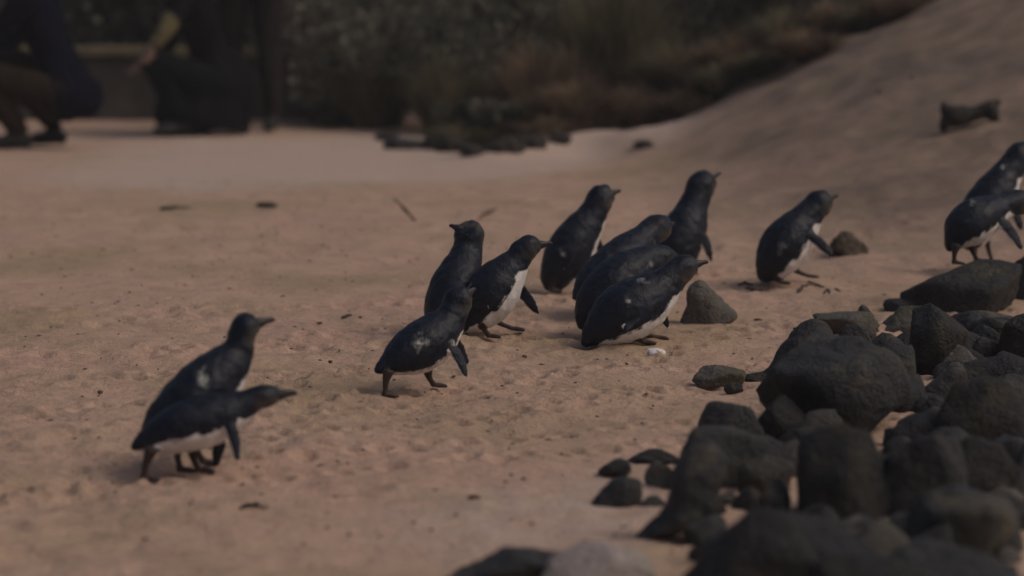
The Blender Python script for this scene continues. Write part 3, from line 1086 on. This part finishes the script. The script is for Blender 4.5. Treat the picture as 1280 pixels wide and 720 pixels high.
PEB = 'tiny dark pebble scattered on open sand'
for i, (u, v, w, h) in enumerate([(449, 398, 6, 4), (398, 405, 9, 4), (120, 491, 9, 5), (93, 420, 7, 5), (411, 453, 8, 4), (407, 498, 9, 4), (421, 503, 6, 4), (590, 625, 22, 9),
                                  (656, 446, 8, 4), (690, 395, 7, 4), (1000, 412, 12, 5), (950, 402, 14, 6), (940, 425, 9, 4), (560, 520, 8, 4), (655, 600, 9, 5), (1098, 118, 10, 9), (1140, 100, 8, 8)]):
    rock(u, v, w * .7, h * .62, 100 + i, PEB, M_TWIG, ang=.4, name='pebble', cat='pebble', group='pebbles on the sand', sub=2)
rock(222, 262, 40, 4, 130, 'low dark clump of weed on the pale track by the wall', M_LUMP, ang=.2, name='weed_clump', cat='seaweed', sub=3, rough=2)
rock(333, 258, 24, 5, 131, 'smaller dark clump of weed on the edge of the pale track', M_LUMP, ang=.2, name='weed_clump', cat='seaweed', sub=3, rough=2)
rock(506, 187, 36, 14, 132, 'dark stone lying before the low dark shrub', ang=.5, df=.8)
rock(538, 187, 22, 18, 133, 'dark stump of a stone touching the low dark shrub', ang=.6)


for i, (u, v, w, h) in enumerate([(486, 176, 26, 12), (562, 190, 40, 20), (590, 194, 30, 14), (628, 191, 44, 18), (664, 186, 34, 16), (806, 186, 24, 10), (700, 180, 30, 14)]):
    rock(u, v, w, h, 140 + i, 'dark ragged clump of weed at the foot of the shrubs', M_WOOD, ang=.3, name='weed_clump', cat='seaweed', group='weed clumps at the foot of the shrubs', rough=3.0, sub=4)


def litter():
    rs = np.random.RandomState(9)
    V, F = [], []
    for i in range(900):
        y = rs.uniform(4.4, 12.5)
        x = rs.uniform(-.19, .19) * y
        z = float(H0(x, y))
        L_, w = rs.uniform(.003, .011), rs.uniform(.0015, .004)
        a = rs.uniform(0, 6.28)
        c, s_ = math.cos(a), math.sin(a)
        o = len(V)
        for (p, q, h) in ((-1, 0, -.2), (0, -1, -.4), (1, 0, .1), (0, 1, -.3), (0, 0, 1)):
            V.append((x + p * L_ * c - q * w * s_, y + p * L_ * s_ + q * w * c, z + .003 + h * .003))
        F += [(o, o + 1, o + 4), (o + 1, o + 2, o + 4), (o + 2, o + 3, o + 4), (o + 3, o, o + 4)]
    o = obj('beach_litter', np_mesh('beach_litter', V, F), M_WEED)
    tag(o, 'tiny dark crumbs of weed and shell strewn over the sand', 'litter', kind='stuff')


litter()


def dropping():
    g = ground(818, 441)
    s = Shape()
    rr = random.Random(3)
    an = np.linspace(0, 2 * np.pi, 18, endpoint=False)
    prof = np.array([rr.uniform(.6, 1.2) for _ in an])
    rings = []
    for q, z in ((1, -.004), (.92, .007), (.5, .010), (.1, .011)):
        rings.append(np.stack([np.cos(an) * prof * .026 * q, np.sin(an) * prof * .04 * q, np.full(18, z)], 1))
    s.loft(rings, [np.zeros((18, 1))] * 4)
    o = obj('bird_dropping', s.mesh('bird_dropping'), M_DROP, None, g)
    tag(o, 'small white bird dropping on sand in front of the lying penguin', 'dropping')


dropping()


def driftwood():
    # a short gnarled piece of wood with two thick knobbed ends, lying on the dune
    g = ground(1212, 158)
    S = scale_at(g)
    s = Shape()

    def P(u, v, r_, dy=0.0):
        return (g.x + (u - 1212) / S, g.y + dy, g.z + (158 - v) / S, r_ / S)
    C = catmull([P(1180, 146, 9), P(1188, 145, 14.5), P(1200, 145, 12.5), P(1214, 143, 9.5), P(1228, 139, 10), P(1239, 138, 12), P(1247, 135, 8)], 44)
    for i in range(len(C)):
        C[i, 3] *= 1 + .12 * mnoise.noise(Vector(C[i, :3]) * 22)
    s.tube(C, [0], seg=20)
    s.tube(catmull([P(1184, 140, 9), P(1180, 133, 6), P(1178, 127, 3)], 8), [0], seg=9)
    s.tube(catmull([P(1240, 134, 8), P(1246, 127, 5), P(1248, 123, 2.5)], 8), [0], seg=9)
    s.tube(catmull([P(1182, 150, 8), P(1180, 157, 7), P(1176, 162, 5)], 8), [0], seg=9)
    s.tube(catmull([P(1241, 144, 7), P(1244, 150, 6), P(1243, 160, 5)], 8), [0], seg=9)
    me, av = fused(s, 'driftwood', .008, 2)
    co = np.zeros(len(me.vertices) * 3)
    me.vertices.foreach_get('co', co)
    co = co.reshape(-1, 3)
    co += np.array([mnoise.noise_vector(Vector(c) * 30) for c in co]) * .006
    me.vertices.foreach_set('co', co.ravel())
    shift_mesh(me, g)
    o = obj('driftwood', me, M_WOOD, None, g)
    tag(o, 'dark gnarled piece of driftwood lying on the dune slope', 'driftwood')


driftwood()

# ------------------------------------------------------------------ plants
M_GREEN = leaf_material('shrub_leaf', (.10, .10, .075), (.21, .205, .155), (.34, .33, .26))
M_DARK = leaf_material('dark_shrub_leaf', (.04, .042, .032), (.11, .112, .085), (.19, .185, .145))
M_STRAW = leaf_material('dead_grass', (.10, .070, .046), (.22, .155, .105), (.34, .25, .17), .8)
M_OLIVE = leaf_material('tussock_blade', (.08, .075, .042), (.17, .15, .09), (.28, .24, .15), .7)
M_STEM = simple('shrub_stem', (.05, .038, .028), .9, .4, 30, .5)


def shrub(name, label, u, y, w, h, nleaf, seed, mat, leaf=.03, asp=2.2, clumps=16, cat='shrub', depth=.8, group=None, lean=0.0):
    """leafy shrub: stems from the base, clumps of separate leaves all through the crown"""
    rs = np.random.RandomState(seed)
    g = at_depth(u, y)
    root = empty(name, g)
    tag(root, label, cat, group)
    cc = []
    for i in range(clumps):
        a, q = rs.uniform(0, 2 * np.pi), math.sqrt(rs.uniform(0, 1))
        zz = rs.uniform(.05, .95)
        wid = math.sin(math.pi * min(1, .22 + .68 * zz)) ** .6
        cc.append((math.cos(a) * q * w / 2 * wid + lean * zz, math.sin(a) * q * w / 2 * depth * wid, zz * h * (1 - .25 * q * q), rs.uniform(.13, .28) * min(w, h), rs.uniform(.2, .85)))
    cc = np.array(cc)
    ci = rs.randint(0, clumps, nleaf)
    d = rs.normal(size=(nleaf, 3))
    d /= np.linalg.norm(d, axis=1)[:, None]
    rad = rs.uniform(.45, 1, nleaf) ** .5
    pos = cc[ci, :3] + d * (rad * cc[ci, 3])[:, None] * np.array([1, 1, .75])
    pos[:, 2] = np.maximum(pos[:, 2], .02)
    T = d + rs.normal(size=(nleaf, 3)) * .6 + np.array([0, 0, .25])
    T /= np.linalg.norm(T, axis=1)[:, None]
    B = np.cross(T, rs.normal(size=(nleaf, 3)))
    B /= np.linalg.norm(B, axis=1)[:, None]
    ll = leaf * rs.uniform(.6, 1.5, nleaf)
    lw = ll / asp
    Nn = np.cross(T, B)
    tip = pos + T * ll[:, None] * 1.0 - Nn * ll[:, None] * .12
    mid = pos + T * ll[:, None] * .45 + Nn * ll[:, None] * .05
    V = np.stack([pos, mid + B * lw[:, None] * .5, tip, mid - B * lw[:, None] * .5], 1).reshape(-1, 3)
    F = np.arange(nleaf * 4).reshape(-1, 4)
    me = np_mesh('foliage', V, F, False)
    sh_ = np.clip(cc[ci, 4] + rs.normal(0, .16, nleaf), 0, 1)
    add_attr(me, 'shade', np.repeat(sh_, 4))
    obj('foliage', me, mat, root)
    for i in range(5):
        c = cc[rs.randint(clumps)]
        s = Shape()
        b0 = np.array([rs.uniform(-.06, .06), rs.uniform(-.06, .06), -.03])
        m = c[:3] * np.array([.4, .4, .5]) + rs.normal(0, .03, 3)
        s.tube(catmull([(*b0, .016), (*m, .011), (*c[:3], .005)], 10), [0], seg=7)
        obj('stem', s.mesh('stem'), M_STEM, root)
    return root


def tussock(name, label, u, y, w, h, nblade, seed, mat, cat='grass tuft', group=None, droop=1.0, wid=.006):
    """arching blades that spring from one base"""
    rs = np.random.RandomState(seed)
    g = at_depth(u, y)
    root = empty(name, g)
    tag(root, label, cat, group)
    a = rs.uniform(0, 2 * np.pi, nblade)
    b = np.sqrt(rs.uniform(0, 1, nblade))
    bx, by = np.cos(a) * b * w * .22, np.sin(a) * b * w * .2
    oa = a + rs.normal(0, .5, nblade)
    out = w * .5 * rs.uniform(.25, 1.15, nblade) * (.3 + .7 * b)
    hh = h * rs.uniform(.45, 1.08, nblade) * (1 - .35 * b)
    sd = np.stack([-np.sin(oa), np.cos(oa), np.zeros(nblade)], 1)
    segs = 5
    V = np.zeros((nblade, segs + 1, 2, 3))
    for s in range(segs + 1):
        q = s / segs
        x = bx + np.cos(oa) * out * q ** 1.6
        y_ = by + np.sin(oa) * out * q ** 1.6
        z = hh * (q * (1.55) - droop * .75 * q * q) / (1.55 - .75 * droop if droop < 1.05 else .8) - .02
        c = np.stack([x, y_, np.maximum(z, .01)], 1)
        ww = wid * (1 - .8 * q)
        V[:, s, 0] = c - sd * ww
        V[:, s, 1] = c + sd * ww
    base = np.arange(nblade) * (segs + 1) * 2
    F = []
    for s in range(segs):
        F.append(np.stack([base + 2 * s, base + 2 * s + 1, base + 2 * s + 3, base + 2 * s + 2], 1))
    me = np_mesh('blades', V.reshape(-1, 3), np.vstack(F), False)
    cl = .5 + .35 * np.sin(a * 3 + seed) + rs.normal(0, .2, nblade)
    add_attr(me, 'shade', np.repeat(np.clip(cl, 0, 1), (segs + 1) * 2))
    obj('blades', me, mat, root)
    s = Shape()
    s.tube([(0, 0, -.05, w * .10), (0, 0, 0, w * .14), (0, 0, h * .10, w * .10), (0, 0, h * .16, w * .03)], [0], seg=10)
    obj('root_crown', s.mesh('root_crown'), M_STEM, root)
    return root


shrub('shrub', 'broad green shrub growing right of the low wall', 500, 17.0, 1.35, 1.55, 6500, 11, M_GREEN, .05, 2.0, 30)
shrub('shrub', 'rounded grey green shrub between the broad shrub and the dead grass', 615, 16.3, .85, 1.25, 4500, 12, M_GREEN, .045, 2.2, 24)
shrub('low_shrub', 'low very dark shrub spreading over the sand by two stones', 600, 15.1, .62, .24, 2600, 13, M_DARK, .035, 2, 14)
tussock('dead_grass_tuft', 'large drooping tuft of dead brown grass on the sand bank', 725, 15.15, .68, .42, 1500, 14, M_STRAW, droop=1.1)
tussock('dead_grass_tuft', 'smaller straw coloured tuft above the large drooping one', 705, 15.9, .6, .55, 900, 15, M_STRAW, droop=1.0)
tussock('grass_tuft', 'upright olive grass tuft with long blades behind the dead grass', 770, 16.4, .8, 1.0, 1500, 16, M_OLIVE, droop=.6, wid=.009)
tussock('grass_tuft', 'rounded green brown tuft where the sand bank meets the dune', 845, 15.9, .62, .45, 1200, 17, M_OLIVE, droop=.9)
shrub('dark_shrub', 'tall almost black shrub behind the tuft at the dune foot', 880, 17.2, .75, 1.5, 5000, 18, M_DARK, .045, 2, 22)
shrub('shrub', 'thin green shrub with upright leaves behind the long olive blades', 735, 17.4, .95, 1.5, 5200, 19, M_GREEN, .06, 3.6, 22)
tussock('grass_tuft', 'brownish tuft on the crest at the lower end of the dune', 925, 15.4, .6, .34, 900, 20, M_STRAW, droop=.95)
tussock('grass_tuft', 'olive tuft on the dune crest beside the brownish tuft', 985, 15.5, .65, .34, 900, 21, M_OLIVE, droop=.95)
tussock('grass_tuft', 'brown tuft higher up the dune crest', 1045, 15.6, .6, .28, 800, 22, M_STRAW, droop=.95)
shrub('dark_shrub', 'wide dark shrub hiding behind the dune crest', 1010, 17.5, 1.3, 1.25, 6000, 23, M_DARK, .045, 2, 26)
shrub('dark_shrub', 'dark shrub at the highest visible end of the dune crest', 1130, 17.0, 1.1, 1.0, 4500, 24, M_DARK, .045, 2, 22)
BKL = ['behind the crouching person in navy', 'behind the low wall, between the people', 'behind the standing person', 'just past the end of the low wall', 'behind the broad green shrub', 'behind the rounded grey green shrub', 'behind the long olive blades', 'behind the almost black shrub', 'behind the wide dark shrub of the dune crest', 'beyond the top of the dune', 'at the far end of the wall', 'beyond the dune, past the driftwood']
for i, (u, y, w, h, m_) in enumerate([(20, 20.2, 1.9, 2.0, M_DARK), (170, 20.6, 1.8, 1.9, M_DARK), (300, 20.0, 1.7, 2.1, M_DARK), (420, 19.8, 1.7, 2.2, M_DARK), (560, 20.0, 1.8, 2.2, M_DARK),
                                     (690, 20.3, 1.8, 2.2, M_DARK), (820, 20.0, 1.7, 2.2, M_DARK), (960, 20.6, 1.8, 2.2, M_DARK), (1110, 20.4, 1.9, 2.6, M_DARK), (1250, 20.8, 2.0, 3.2, M_DARK), (-130, 20.4, 2.0, 2.2, M_DARK), (1400, 20.8, 2.0, 2.8, M_DARK)]):
    shrub('background_bush', 'tall dark bush ' + BKL[i], u, y, w, h, 8500, 60 + i, m_, .085, 1.6, 40, cat='bush', group='bushes closing off the background')

TU = [(645, 15.35, .5, .26, M_OLIVE, 'low ragged olive tuft between the dark low shrub and the sand bank'),
      (560, 15.9, .6, .5, M_OLIVE, 'olive tuft rising behind the low very dark shrub'),
      (800, 15.5, .5, .30, M_STRAW, 'straw tuft beside the large drooping one on the bank'),
      (470, 16.6, .7, .45, M_OLIVE, 'wide olive tuft at the foot of the broad green shrub'),
      (665, 15.7, .55, .6, M_STRAW, 'tall thin dead grass beside the rounded grey green shrub'),
      (880, 15.6, .6, .36, M_STRAW, 'pale dry tuft between the dune foot and the round tuft'),
      (955, 14.9, .45, .16, M_OLIVE, 'small flat tuft creeping over the dune crest'),
      (1085, 15.3, .5, .20, M_OLIVE, 'low olive tuft near the top of the dune crest'),
      (415, 16.9, .6, .5, M_OLIVE, 'olive tuft beside the end of the low wall'),
      (905, 15.0, .5, .22, M_OLIVE, 'ragged olive tuft where the dune crest begins'),
      (1010, 14.7, .5, .2, M_STRAW, 'brown tuft spilling over the dune crest onto the slope'),
      (1120, 14.9, .5, .2, M_STRAW, 'straw tuft on the high part of the dune crest'),
      (1160, 15.2, .5, .2, M_OLIVE, 'topmost tuft of the dune crest'),
      (855, 14.9, .4, .2, M_STRAW, 'dry tuft at the foot of the dune slope'),
      (690, 14.75, .45, .2, M_STRAW, 'flat brown tuft spilling over the edge of the bank'),
      (575, 14.9, .45, .16, M_OLIVE, 'low olive tuft creeping in front of the dark low shrub')]
for i, (u, y, w, h, m_, lb) in enumerate(TU):
    tussock('grass_tuft', lb, u, y, w, h, 800, 80 + i, m_, droop=.95)

# ------------------------------------------------------------------ low wall behind the people
M_WALL = simple('dark_wall_render', (.07, .064, .056), .9, .35, 6, .6, .02)
M_COPE = simple('yellowish_coping', (.17, .145, .09), .85, .3, 14, .5, .01)


def box_bm(x0, x1, y0, y1, z0, z1, bev, seed=0):
    bm = bmesh.new()
    bmesh.ops.create_cube(bm, size=1)
    for v in bm.verts:
        v.co = Vector(((x0 + x1) / 2 + v.co.x * (x1 - x0), (y0 + y1) / 2 + v.co.y * (y1 - y0), (z0 + z1) / 2 + v.co.z * (z1 - z0)))
    bmesh.ops.bevel(bm, geom=bm.edges[:], offset=bev, segments=2, affect='EDGES')
    return bm


def from_bm(bm, name, smooth=False):
    me = bpy.data.meshes.new(name)
    bm.to_mesh(me)
    bm.free()
    if smooth:
        me.polygons.foreach_set('use_smooth', np.ones(len(me.polygons), bool))
    return me


def wall():
    root = empty('low_wall', (-2.9, 17.5, 0))
    tag(root, 'low dark wall with a yellowish coping behind the people', 'wall')
    xs = np.arange(-2.6, 2.01, .92)
    for i in range(len(xs) - 1):
        obj('wall_panel', from_bm(box_bm(xs[i] + .004, xs[i + 1] - .004, -.09, .09, -.2, .385, .008), 'wall_panel'), M_WALL, root)
    cs = np.arange(-2.62, 2.05, .58)
    rr = random.Random(5)
    for i in range(len(cs) - 1):
        dz = rr.uniform(-.003, .003)
        obj('coping_stone', from_bm(box_bm(cs[i] + .005, cs[i + 1] - .005, -.14, .14, .388 + dz, .448 + dz, .01), 'coping_stone'), M_COPE, root)


wall()

# ------------------------------------------------------------------ people
M_SKIN = simple('skin', (.20, .125, .09), .55, .12, 40, .1)
M_NAVY = simple('navy_cloth', (.003, .0035, .010), .85, .25, 60, .3, .004, .06)
M_BLACK = simple('black_cloth', (.006, .006, .007), .85, .25, 60, .3, .004, .06)
M_TEAL = simple('dark_teal_cloth', (.005, .007, .008), .85, .25, 60, .3, .004, .06)
M_KHAKI = simple('brown_cloth', (.026, .019, .013), .9, .25, 60, .3, .004, .06)
M_GREYB = simple('grey_brown_cloth', (.022, .018, .017), .9, .25, 60, .3, .004, .06)
M_YEL = simple('mustard_cloth', (.15, .13, .07), .9, .2, 60, .3, .004, .06)
M_SHOE = simple('shoe', (.02, .02, .02), .6, .2, 60, .2)
M_SHOEP = simple('pale_shoe', (.22, .21, .18), .6, .2, 60, .2)
M_HAIR = simple('dark_hair', (.02, .015, .012), .55, .4, 200, .5)


def person(label, g, face, J, mats, sleeve=None, coat=None):
    """J: joints in the person's frame (x forward, y left, z up). mats: skin, jacket, trousers, shoes"""
    root = empty('person', g)
    tag(root, label, 'person')
    sh = Shape()
    V3 = lambda k, s=None: Vector((J[k][0], J[k][1] * (s or 1), J[k][2]))

    def limb(pts, m, seg=14, **kw):
        sh.tube(catmull([(*p[0], p[1]) for p in pts], 6 * len(pts)), [m], seg=seg, **kw)
    pel, chest, neck, head = V3('pelvis'), V3('chest'), V3('neck'), V3('head')
    limb([(pel + Vector((-.03, 0, -.13)), .15), (pel + Vector((-.01, 0, -.03)), .215), (pel.lerp(chest, .4), .145), (chest, .165), (chest.lerp(neck, .6), .12), (neck, .062)], 1, wide=(0, 1, 0), flat=.72)
    if coat:
        limb([(pel.lerp(chest, .35), .15), (pel, .21), (pel + Vector((.05, 0, -.10)), .25), (Vector((pel.x + .10, 0, coat)), .27), (Vector((pel.x + .10, 0, coat - .03)), .2)], 1, seg=20, wide=(1, 0, 0), flat=.9)
    limb([(neck - (head - neck) * .3, .055), (neck.lerp(head, .4), .055)], 0)
    # head: skull, jaw, nose, ears
    hd = Vector((1, 0, 0))
    limb([(head + Vector((-.02, 0, .115)), .02), (head + Vector((-.012, 0, .09)), .068), (head + Vector((0, 0, .03)), .086), (head + Vector((.012, 0, -.04)), .072), (head + Vector((.035, 0, -.095)), .040), (head + Vector((.04, 0, -.112)), .015)], 0, seg=18, wide=(1, 0, 0), flat=.82)
    limb([(head + Vector((.085, 0, .02)), .009), (head + Vector((.104, 0, -.02)), .014), (head + Vector((.088, 0, -.028)), .012)], 0, seg=8)
    for s in (1, -1):
        limb([(head + Vector((-.005, s * .074, .02)), .012), (head + Vector((-.008, s * .082, -.005)), .016), (head + Vector((0, s * .074, -.035)), .009)], 0, seg=8)
    for s, nm in ((1, 'l'), (-1, 'r')):
        hip, kn, an = (Vector(J[k + nm]) for k in ('hip_', 'knee_', 'ankle_'))
        toe = an + Vector(J.get('toe', (.17, s * .03, -.05)))
        limb([(pel.lerp(hip, .3), .09), (hip, .105), (hip.lerp(kn, .5), .092), (kn, .068), (kn.lerp(an, .35), .066), (an.lerp(kn, .12), .055)], 2)
        limb([(an.lerp(kn, .15), .042), (an, .04)], 2)
        limb([(an + Vector((-.05, 0, -.045)), .034), (an + Vector((.0, 0, -.03)), .044), (an.lerp(toe, .6) + Vector((0, 0, -.012)), .040), (toe, .026)], 3, wide=(0, 1, 0), flat=.85)
        shd, el, wr = (Vector(J[k + nm]) for k in ('shoulder_', 'elbow_', 'wrist_'))
        sm = 1 if sleeve is None or sleeve != nm else 4
        limb([(chest.lerp(shd, .5), .07), (shd, .072), (shd.lerp(el, .5), .056), (el, .047)], 1)
        limb([(el.lerp(shd, .1), .050), (el.lerp(wr, .4), .048), (el.lerp(wr, .95), .036)], sm)
        fd = (wr - el).normalized()
        sd = Vector((0, 0, 1)).cross(fd)
        if sd.length < .2:
            sd = Vector((1, 0, 0))
        sd.normalize()
        palm = wr + fd * .075
        limb([(wr - fd * .02, .026), (wr + fd * .03, .036), (palm, .038), (palm + fd * .012, .03)], 0, wide=sd, flat=.42)
        dn = fd.cross(sd)
        for k, (o, fl) in enumerate(((-.030, .062), (-.010, .075), (.010, .070), (.029, .055))):
            b = palm + sd * o
            limb([(b, .0095), (b + fd * fl * .5 + dn * .008, .009), (b + fd * fl * .85 + dn * .030, .0075)], 0, seg=8)
        limb([(wr + fd * .025 + sd * -.026, .012), (wr + fd * .055 + sd * -.052, .0105), (wr + fd * .085 + sd * -.058 + dn * .015, .009)], 0, seg=8)
    me, av = fused(sh, 'person_body', .0085, 2)
    idx = np.rint(av[:, 0]).astype(int)
    co = np.zeros(len(me.vertices) * 3)
    me.vertices.foreach_get('co', co)
    co = co.reshape(-1, 3)
    cl = (idx > 0) & (idx != 3)
    nrm = np.zeros(len(me.vertices) * 3)
    me.vertices.foreach_get('normal', nrm)
    nrm = nrm.reshape(-1, 3)
    fold = np.array([mnoise.fractal(Vector((c[0] * 9, c[1] * 9, c[2] * 5)), 1, 2, 3) for c in co]) * .014
    me.vertices.foreach_set('co', (co + nrm * (fold * cl)[:, None]).ravel())
    for m in mats:
        me.materials.append(m)
    vi = np.zeros(len(me.loops), np.int32)
    me.loops.foreach_get('vertex_index', vi)
    ls = np.zeros(len(me.polygons), np.int32)
    me.polygons.foreach_get('loop_start', ls)
    me.polygons.foreach_set('material_index', np.clip(idx[vi[ls]], 0, len(mats) - 1).astype(np.int32))
    rot = Matrix.Rotation(R(face), 4, 'Z')
    me.transform(rot)
    me.update()
    obj('body', me, None, root)
    hs = Shape()
    hs.tube(catmull([(*(head + Vector((-.03, 0, .138))), .02), (*(head + Vector((-.028, 0, .105))), .078), (*(head + Vector((-.026, 0, .045))), .094), (*(head + Vector((-.04, 0, -.02))), .078), (*(head + Vector((-.05, 0, -.07))), .05), (*(head + Vector((-.05, 0, -.085))), .02)], 20), [0], seg=18, wide=(1, 0, 0), flat=.92)
    hm = hs.mesh('hair')
    hm.transform(rot)
    obj('hair', hm, M_HAIR, root)
    return root


SQ = dict(pelvis=(-.16, 0, .29), chest=(.0, 0, .68), neck=(.06, 0, .88), head=(.11, 0, 1.01),
          hip_l=(-.14, .10, .26), hip_r=(-.14, -.10, .26), knee_l=(.27, .17, .40), knee_r=(.24, -.18, .46), ankle_l=(.06, .14, .085), ankle_r=(-.04, -.13, .085),
          shoulder_l=(.02, .19, .76), shoulder_r=(.02, -.19, .76), elbow_l=(.22, .24, .54), elbow_r=(.18, -.25, .56), wrist_l=(.40, .12, .46), wrist_r=(.38, -.12, .44))
gA = ground(52, 186)
person('person in a navy jacket and brown trousers crouching on the sand', gA, 172, SQ, [M_SKIN, M_NAVY, M_KHAKI, M_SHOE])
SQ2 = dict(SQ)
SQ2.update(knee_l=(.24, .20, .42), knee_r=(.10, -.22, .30), ankle_r=(-.12, -.18, .085), elbow_l=(.13, .25, .66), wrist_l=(.24, .26, .50), elbow_r=(.06, -.27, .52), wrist_r=(.22, -.2, .40), chest=(-.04, 0, .70), neck=(.0, 0, .90), head=(.05, 0, 1.03))
gB = ground(238, 169)
person('person squatting in a long black coat, mustard sleeve on one forearm', gB, 196, SQ2, [M_SKIN, M_BLACK, M_TEAL, M_SHOE, M_YEL], sleeve='l', coat=.06)
ST = dict(pelvis=(0, 0, .95), chest=(.02, 0, 1.30), neck=(.03, 0, 1.50), head=(.06, 0, 1.64),
          hip_l=(0, .10, .90), hip_r=(0, -.10, .90), knee_l=(.04, .115, .49), knee_r=(.02, -.12, .49), ankle_l=(0, .12, .085), ankle_r=(-.03, -.13, .085),
          shoulder_l=(.0, .20, 1.40), shoulder_r=(.0, -.20, 1.40), elbow_l=(-.02, .26, 1.12), elbow_r=(-.02, -.26, 1.12), wrist_l=(.10, .25, .89), wrist_r=(.08, -.25, .88))
gC = ground(316, 164)
person('person in grey brown trousers standing behind the squatting one', gC, 255, ST, [M_SKIN, M_BLACK, M_GREYB, M_SHOE])


def bundle():
    # a soft bag set on the coping of the low wall
    root = empty('bag', (-1.31, 17.5, .452))
    tag(root, 'pale pinkish brown bag standing on the low wall', 'bag')
    s = Shape()
    s.tube(catmull([(0, 0, -.005, .08), (0, 0, .03, .12), (.005, 0, .14, .135), (.015, 0, .26, .125), (.02, 0, .34, .09), (.02, 0, .37, .03)], 26), [0], seg=22, wide=(1, 0, 0), flat=.62)
    me, av = fused(s, 'bag_body', .012, 1)
    co = np.zeros(len(me.vertices) * 3)
    me.vertices.foreach_get('co', co)
    co = co.reshape(-1, 3)
    co += np.array([mnoise.noise_vector(Vector(c) * 9) for c in co]) * .012 * np.clip(co[:, 2:3] / .05, 0, 1)
    me.vertices.foreach_set('co', co.ravel())
    m = simple('bag_canvas', (.17, .125, .11), .9, .2, 20, .4)
    obj('bag_body', me, m, root)
    h = Shape()
    h.tube(catmull([(-.05, -.04, .33, .011), (-.04, -.05, .42, .010), (.02, -.05, .46, .010), (.08, -.05, .42, .010), (.085, -.04, .33, .011)], 24), [0], seg=8)
    obj('handle', h.mesh('handle'), m, root)


bundle()

# ------------------------------------------------------------------ thin evening haze over the beach
def haze():
    me = from_bm(box_bm(-1000, 1000, -1000, 1000, -1.2, 6.5, .01), 'haze')
    m = bpy.data.materials.new('haze_air')
    m.use_nodes = True
    nt = m.node_tree
    nt.nodes.clear()
    out = nt.nodes.new('ShaderNodeOutputMaterial')
    v = nt.nodes.new('ShaderNodeVolumePrincipled')
    v.inputs['Color'].default_value = (.86, .84, .88, 1)
    v.inputs['Density'].default_value = .0028
    nt.links.new(v.outputs[0], out.inputs['Volume'])
    o = obj('haze', me, m)
    tag(o, 'thin evening haze hanging over the whole beach', 'haze', kind='stuff')


haze()
